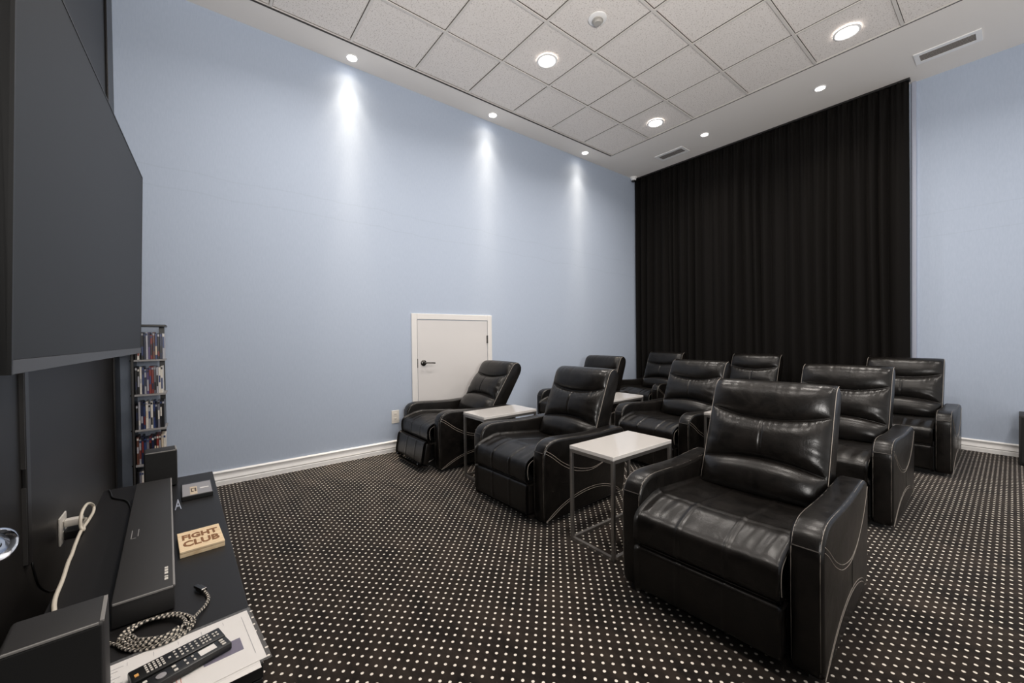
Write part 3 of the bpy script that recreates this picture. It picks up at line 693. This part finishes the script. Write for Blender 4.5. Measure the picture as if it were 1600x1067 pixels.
# remotes
def remote(label, x, y, ang, l, w, style):
    t = thing('remote_control', label, 'remote', (x, y, TOP+0.0032), ang)
    obj('body', span(B(), (-w/2, -l, 0), (w/2, 0, 0.015), bevel=0.003, seg=2), M['black_plastic'], t, smooth=40)
    bt = B()
    def btn(a, b, s, h=None): span(bt, (a-s/2, b-(h or s)/2, 0.0148), (a+s/2, b+(h or s)/2, 0.0164))
    if style == 0:
        for r_ in (0.010, 0.016): 
            for c_ in (-1, 1): btn(c_*w*0.12, -r_, 0.0035)
        for r_ in range(3):
            for c_ in (-1, 0, 1): btn(c_*w*0.25, -0.025-0.006*r_, 0.0036)
        for r_ in range(3):
            for c_ in (-1, 0, 1): btn(c_*w*0.24, -0.046-0.009*r_, 0.0032)
        for c_ in (-1, 0, 1): btn(c_*w*0.26, -0.072, 0.004); btn(c_*w*0.26, -0.081, 0.0036)
        btn(0, -0.0905, 0.004)
        for r_ in range(5):
            for c_ in (-1.5, -0.5, 0.5, 1.5): btn(c_*w*0.18, -0.101-0.0062*r_, 0.0036)
        stuff(obj('buttons', bt, M['button'], t))
        obj('power_button', span(B(), (w*0.02, -l+0.006, 0.0148), (w*0.2, -l+0.012, 0.0164)), M['orange'], t)['label'] = 'orange power button'
    else:
        for c_ in (-1, 0, 1): btn(c_*w*0.25, -0.012, 0.004, 0.007)
        for c_ in (-1, 1): btn(c_*w*0.2, -0.062, 0.0045, 0.0035); btn(c_*w*0.2, -0.074, 0.0045, 0.0035); btn(c_*w*0.2, -0.092, 0.006); btn(c_*w*0.2, -0.135, 0.006)
        stuff(obj('buttons', bt, M['button'], t))
        obj('label_strip', span(B(), (-w*0.32, -0.052, 0.0150), (w*0.22, -0.024, 0.0156)), M['paper'], t)['label'] = 'white label strip'
        obj('select_button', lathe(B(), [(0.008, 0.015), (0.008, 0.0162), (0, 0.0166)], 16, Matrix.Translation((0, -0.113, 0))), M['silver'], t)
    return t
remote('long black remote control with many small buttons on the printed page', 2.8665, 0.671, radians(15.0), 0.150, 0.042, 0)
remote('black remote control with a white label strip beside the many buttoned one', 2.9040, 0.681, radians(17.5), 0.19, 0.034, 1)

# ------------------------------------------------------------------ sockets and cords on the black wall
t = thing('wall_socket', 'white wall socket on the black wall behind the console', 'socket', (1.556, YF, 0.405))
obj('cover_plate', span(B(), (-0.052, 0, -0.056), (0.052, 0.006, 0.056), bevel=0.003), M['white_plastic'], t)
for z in (0.02, -0.022): obj('outlet', span(B(), (-0.017, 0.006, z-0.014), (0.017, 0.008, z+0.014), bevel=0.001), M['white_plastic'], t)
wc = thing('cream_cable', 'cream cable with white plug looping from the wall socket onto the console', 'cable', (0, 0, 0))
obj('plug', span(B(), (1.538, YF+0.009, 0.411), (1.574, YF+0.062, 0.440), bevel=0.006), M['white_plastic'], wc, smooth=40)
Z1 = TOP+0.0065
obj('wire', tube(B(), spline([(1.556, 0.256, 0.426), (1.60, 0.272, 0.440), (1.70, 0.285, 0.462), (1.80, 0.292, 0.480), (1.90, 0.312, Z1), (1.945, 0.318, Z1), (1.94, 0.311, 0.520), (1.93, 0.310, 0.545), (1.90, 0.310, 0.561), (1.83, 0.310, 0.562), (1.76, 0.310, 0.542), (1.725, 0.312, 0.520), (1.76, 0.316, Z1+0.002), (1.86, 0.316, Z1+0.001), (1.95, 0.313, Z1), (2.067, 0.319, Z1), (2.150, 0.325, Z1), (2.216, 0.328, Z1), (2.324, 0.337, Z1), (2.417, 0.342, Z1), (2.469, 0.348, Z1), (2.513, 0.356, Z1), (2.60, 0.364, Z1)], 5), 0.0050, 8), M['cream_cord'], wc, smooth=80)
bc = thing('power_adapter', 'black power adapter in the lower outlet of the white wall socket', 'adapter', (1.554, YF, 0.38))
obj('housing', span(B(), (-0.026, 0.009, -0.018), (0.026, 0.060, 0.018), bevel=0.004), M['black_plastic'], bc)
obj('strain_relief', tube(B(), [(0, 0.058, 0), (0.0, 0.075, 0.002)], 0.006, 8), M['black_plastic'], bc)
o = obj('thin_cord', tube(B(), spline([(1.985, YF+0.014, 0.452), (1.985, YF+0.016, 0.43), (1.955, YF+0.02, 0.358), (1.86, YF+0.022, 0.29), (1.775, YF+0.022, 0.252), (1.72, YF+0.022, 0.20), (1.70, YF+0.022, 0.10), (1.70, YF+0.022, 0.005)], 6), 0.0035, 6), M['black_plastic'], smooth=80)
tag(o, 'thin black cord hanging from the cable cover down the black wall', 'cord')
o = obj('black_cord', tube(B(), spline([(1.46, 0.322, 0.504), (1.52, 0.335, 0.504), (1.60, 0.352, 0.504), (1.68, 0.400, 0.504), (1.80, 0.425, 0.504), (1.90, 0.440, 0.504)], 6), 0.003, 6), M['black_plastic'], smooth=80)
tag(o, 'thin black cord lying on the console and running behind the soundbar', 'cord')
t = thing('wall_outlet', 'white electrical outlet on the blue wall above the baseboard', 'outlet', (0, 2.228, 0.355))
obj('cover_plate', span(B(), (0, -0.040, -0.066), (0.006, 0.040, 0.066), bevel=0.003), M['white_plastic'], t)
for z in (0.024, -0.024):
    q = obj('receptacle', span(B(), (0.006, -0.018, z-0.018), (0.008, 0.018, z+0.018), bevel=0.001), M['white_plastic'], t)
    sl = B(); span(sl, (0.008, -0.008, z-0.006), (0.0086, -0.005, z+0.008)); span(sl, (0.008, 0.005, z-0.006), (0.0086, 0.008, z+0.008)); obj('slots', sl, M['brown'], q)
# chrome knob
kb = thing('chrome_knob', 'round chrome knob at the left edge beside the black wall', 'knob', (2.640, 0.300, 0.740))
R4 = Vector((0.74, 0.60, 0.12)).normalized().to_track_quat('Z', 'Y').to_matrix().to_4x4() @ Matrix.Diagonal((0.86, 0.86, 0.86, 1))
obj('face', lathe(B(), [(0, 0.004), (0.010, 0.006), (0.014, 0.002), (0.020, -0.001), (0.025, 0.003), (0.030, 0.010), (0.036, 0.013), (0.040, 0.009), (0.041, 0.0), (0.038, -0.012), (0.018, -0.020)], 40, R4), M['chrome'], kb, smooth=50)
obj('key_boss', lathe(B(), [(0.0, 0.012), (0.007, 0.011), (0.009, 0.005)], 20, R4 @ Matrix.Translation((0.002, 0, 0))), M['chrome'], kb, smooth=50)
obj('stem', tube(B(), [(-0.012, -0.007, -0.002), (-0.10, -0.062, -0.02), (-0.13, -0.104, -0.02)], 0.011, 12), M['chrome'], kb, smooth=50)

# ------------------------------------------------------------------ disc tower in the corner
TX0, TX1, TY0, TY1 = 0.05, 0.25, 0.284, 0.463
tw = thing('disc_tower', 'tall narrow black disc tower in the corner beside the television', 'shelf', (0, 0, 0))
obj('top_plate', span(B(), (TX0-0.005, TY0-0.006, 1.262), (TX1+0.006, TY1+0.006, 1.276), bevel=0.002), M['trim_black'], tw)
obj('side_panel', span(B(), (TX0, TY0, 0.0), (TX1-0.012, TY0+0.016, 1.262)), M['trim_black'], tw)
obj('side_edge', span(B(), (TX1-0.012, TY0+0.006, 0.0), (TX1, TY0+0.013, 1.262)), M['bezel'], tw)
obj('back_post', span(B(), (TX0, TY1-0.040, 0.0), (TX0+0.015, TY1-0.010, 1.262)), M['trim_black'], tw)
SH = [1.035, 0.797, 0.555, 0.315, 0.085]
for z in SH:
    obj('shelf', span(B(), (TX0+0.005, TY0+0.017, z-0.012), (TX1, TY1, z), bevel=0.001), M['shelf_grey'], tw)
    obj('bolt', lathe(B(), [(0, 0.006), (0.005, 0.005), (0.006, 0)], 10, Matrix.Translation((TX1-0.03, TY0, z-0.006)) @ Matrix.Rotation(pi/2, 4, 'X')), M['trim_black'], tw)
rows = [('top', ['black', 'white', 'black', 'navy', 'silver', 'purple', 'red', 'brown', 'blue', 'black', 'navy', 'silver']),
        ('second', ['black', 'black', 'white', 'navy', 'silver', 'purple', 'red', 'red', 'grey', 'silver', 'white', 'white']),
        ('third', ['black', 'silver', 'navy', 'blue', 'white', 'silver', 'white', 'blue', 'navy', 'grey', 'black', 'black']),
        ('fourth', ['brown', 'silver', 'navy', 'blue', 'grey', 'red', 'navy', 'black', 'red', 'brown', 'cream', 'white']),
        ('bottom', ['black', 'grey', 'white', 'black', 'silver', 'black', 'grey', 'navy'])]
nth = ['first', 'second', 'third', 'fourth', 'fifth', 'sixth', 'seventh', 'eighth', 'ninth', 'tenth', 'eleventh', 'twelfth']
strip = {}
for (nm, cols), z in zip(rows, SH):
    y = TY0+0.021
    for k, c in enumerate(cols):
        wd_ = rnd.uniform(0.0105, 0.0128); hh = rnd.choice((0.188, 0.188, 0.180, 0.170)); dp = rnd.uniform(0.128, 0.136)
        t = thing('disc_case', f'{c} disc case, {nth[k]} from the left on the {nm} shelf of the tower', 'disc case', (TX1-0.012-rnd.uniform(0, 0.012), y+wd_/2, z+0.0008), 0, 'disc cases in the corner tower')
        obj('case', span(B(), (-dp, -wd_/2, 0), (0, wd_/2, hh), bevel=0.001, seg=1), case_mat(c), t)
        pc = case_mat(rnd.choice(['white', 'silver', 'navy', 'red', 'black', 'cream', 'blue']))
        a = rnd.uniform(0.02, 0.09); b = a+rnd.uniform(0.03, 0.08)
        obj('spine_label', span(B(), (0, -wd_*0.36, a), (0.0006, wd_*0.36, b)), pc, t)
        obj('spine_band', span(B(), (0, -wd_*0.40, hh-0.022), (0.0006, wd_*0.40, hh-0.008)), case_mat(rnd.choice(['silver', 'white', 'blue', 'black'])), t)
        if nm == 'top' and k == 1: t.rotation_euler.x = -0.05; y += 0.010
        y += wd_+0.0006
# black box at the right edge
t = thing('floor_speaker', 'black box on the carpet at the right edge before the blue wall', 'speaker', (3.985, 6.20, 0))
obj('cabinet', span(B(), (0, -0.02, 0.015), (0.36, 0.30, 0.432), bevel=0.006), M['speaker'], t, smooth=40)
obj('front_panel', span(B(), (0.012, -0.026, 0.03), (0.348, -0.019, 0.42), bevel=0.002), M['grille'], t)
for x in (0.04, 0.32):
    for y in (0.03, 0.25): obj('foot', span(B(), (x-0.02, y-0.02, 0), (x+0.02, y+0.02, 0.016)), M['black_plastic'], t)
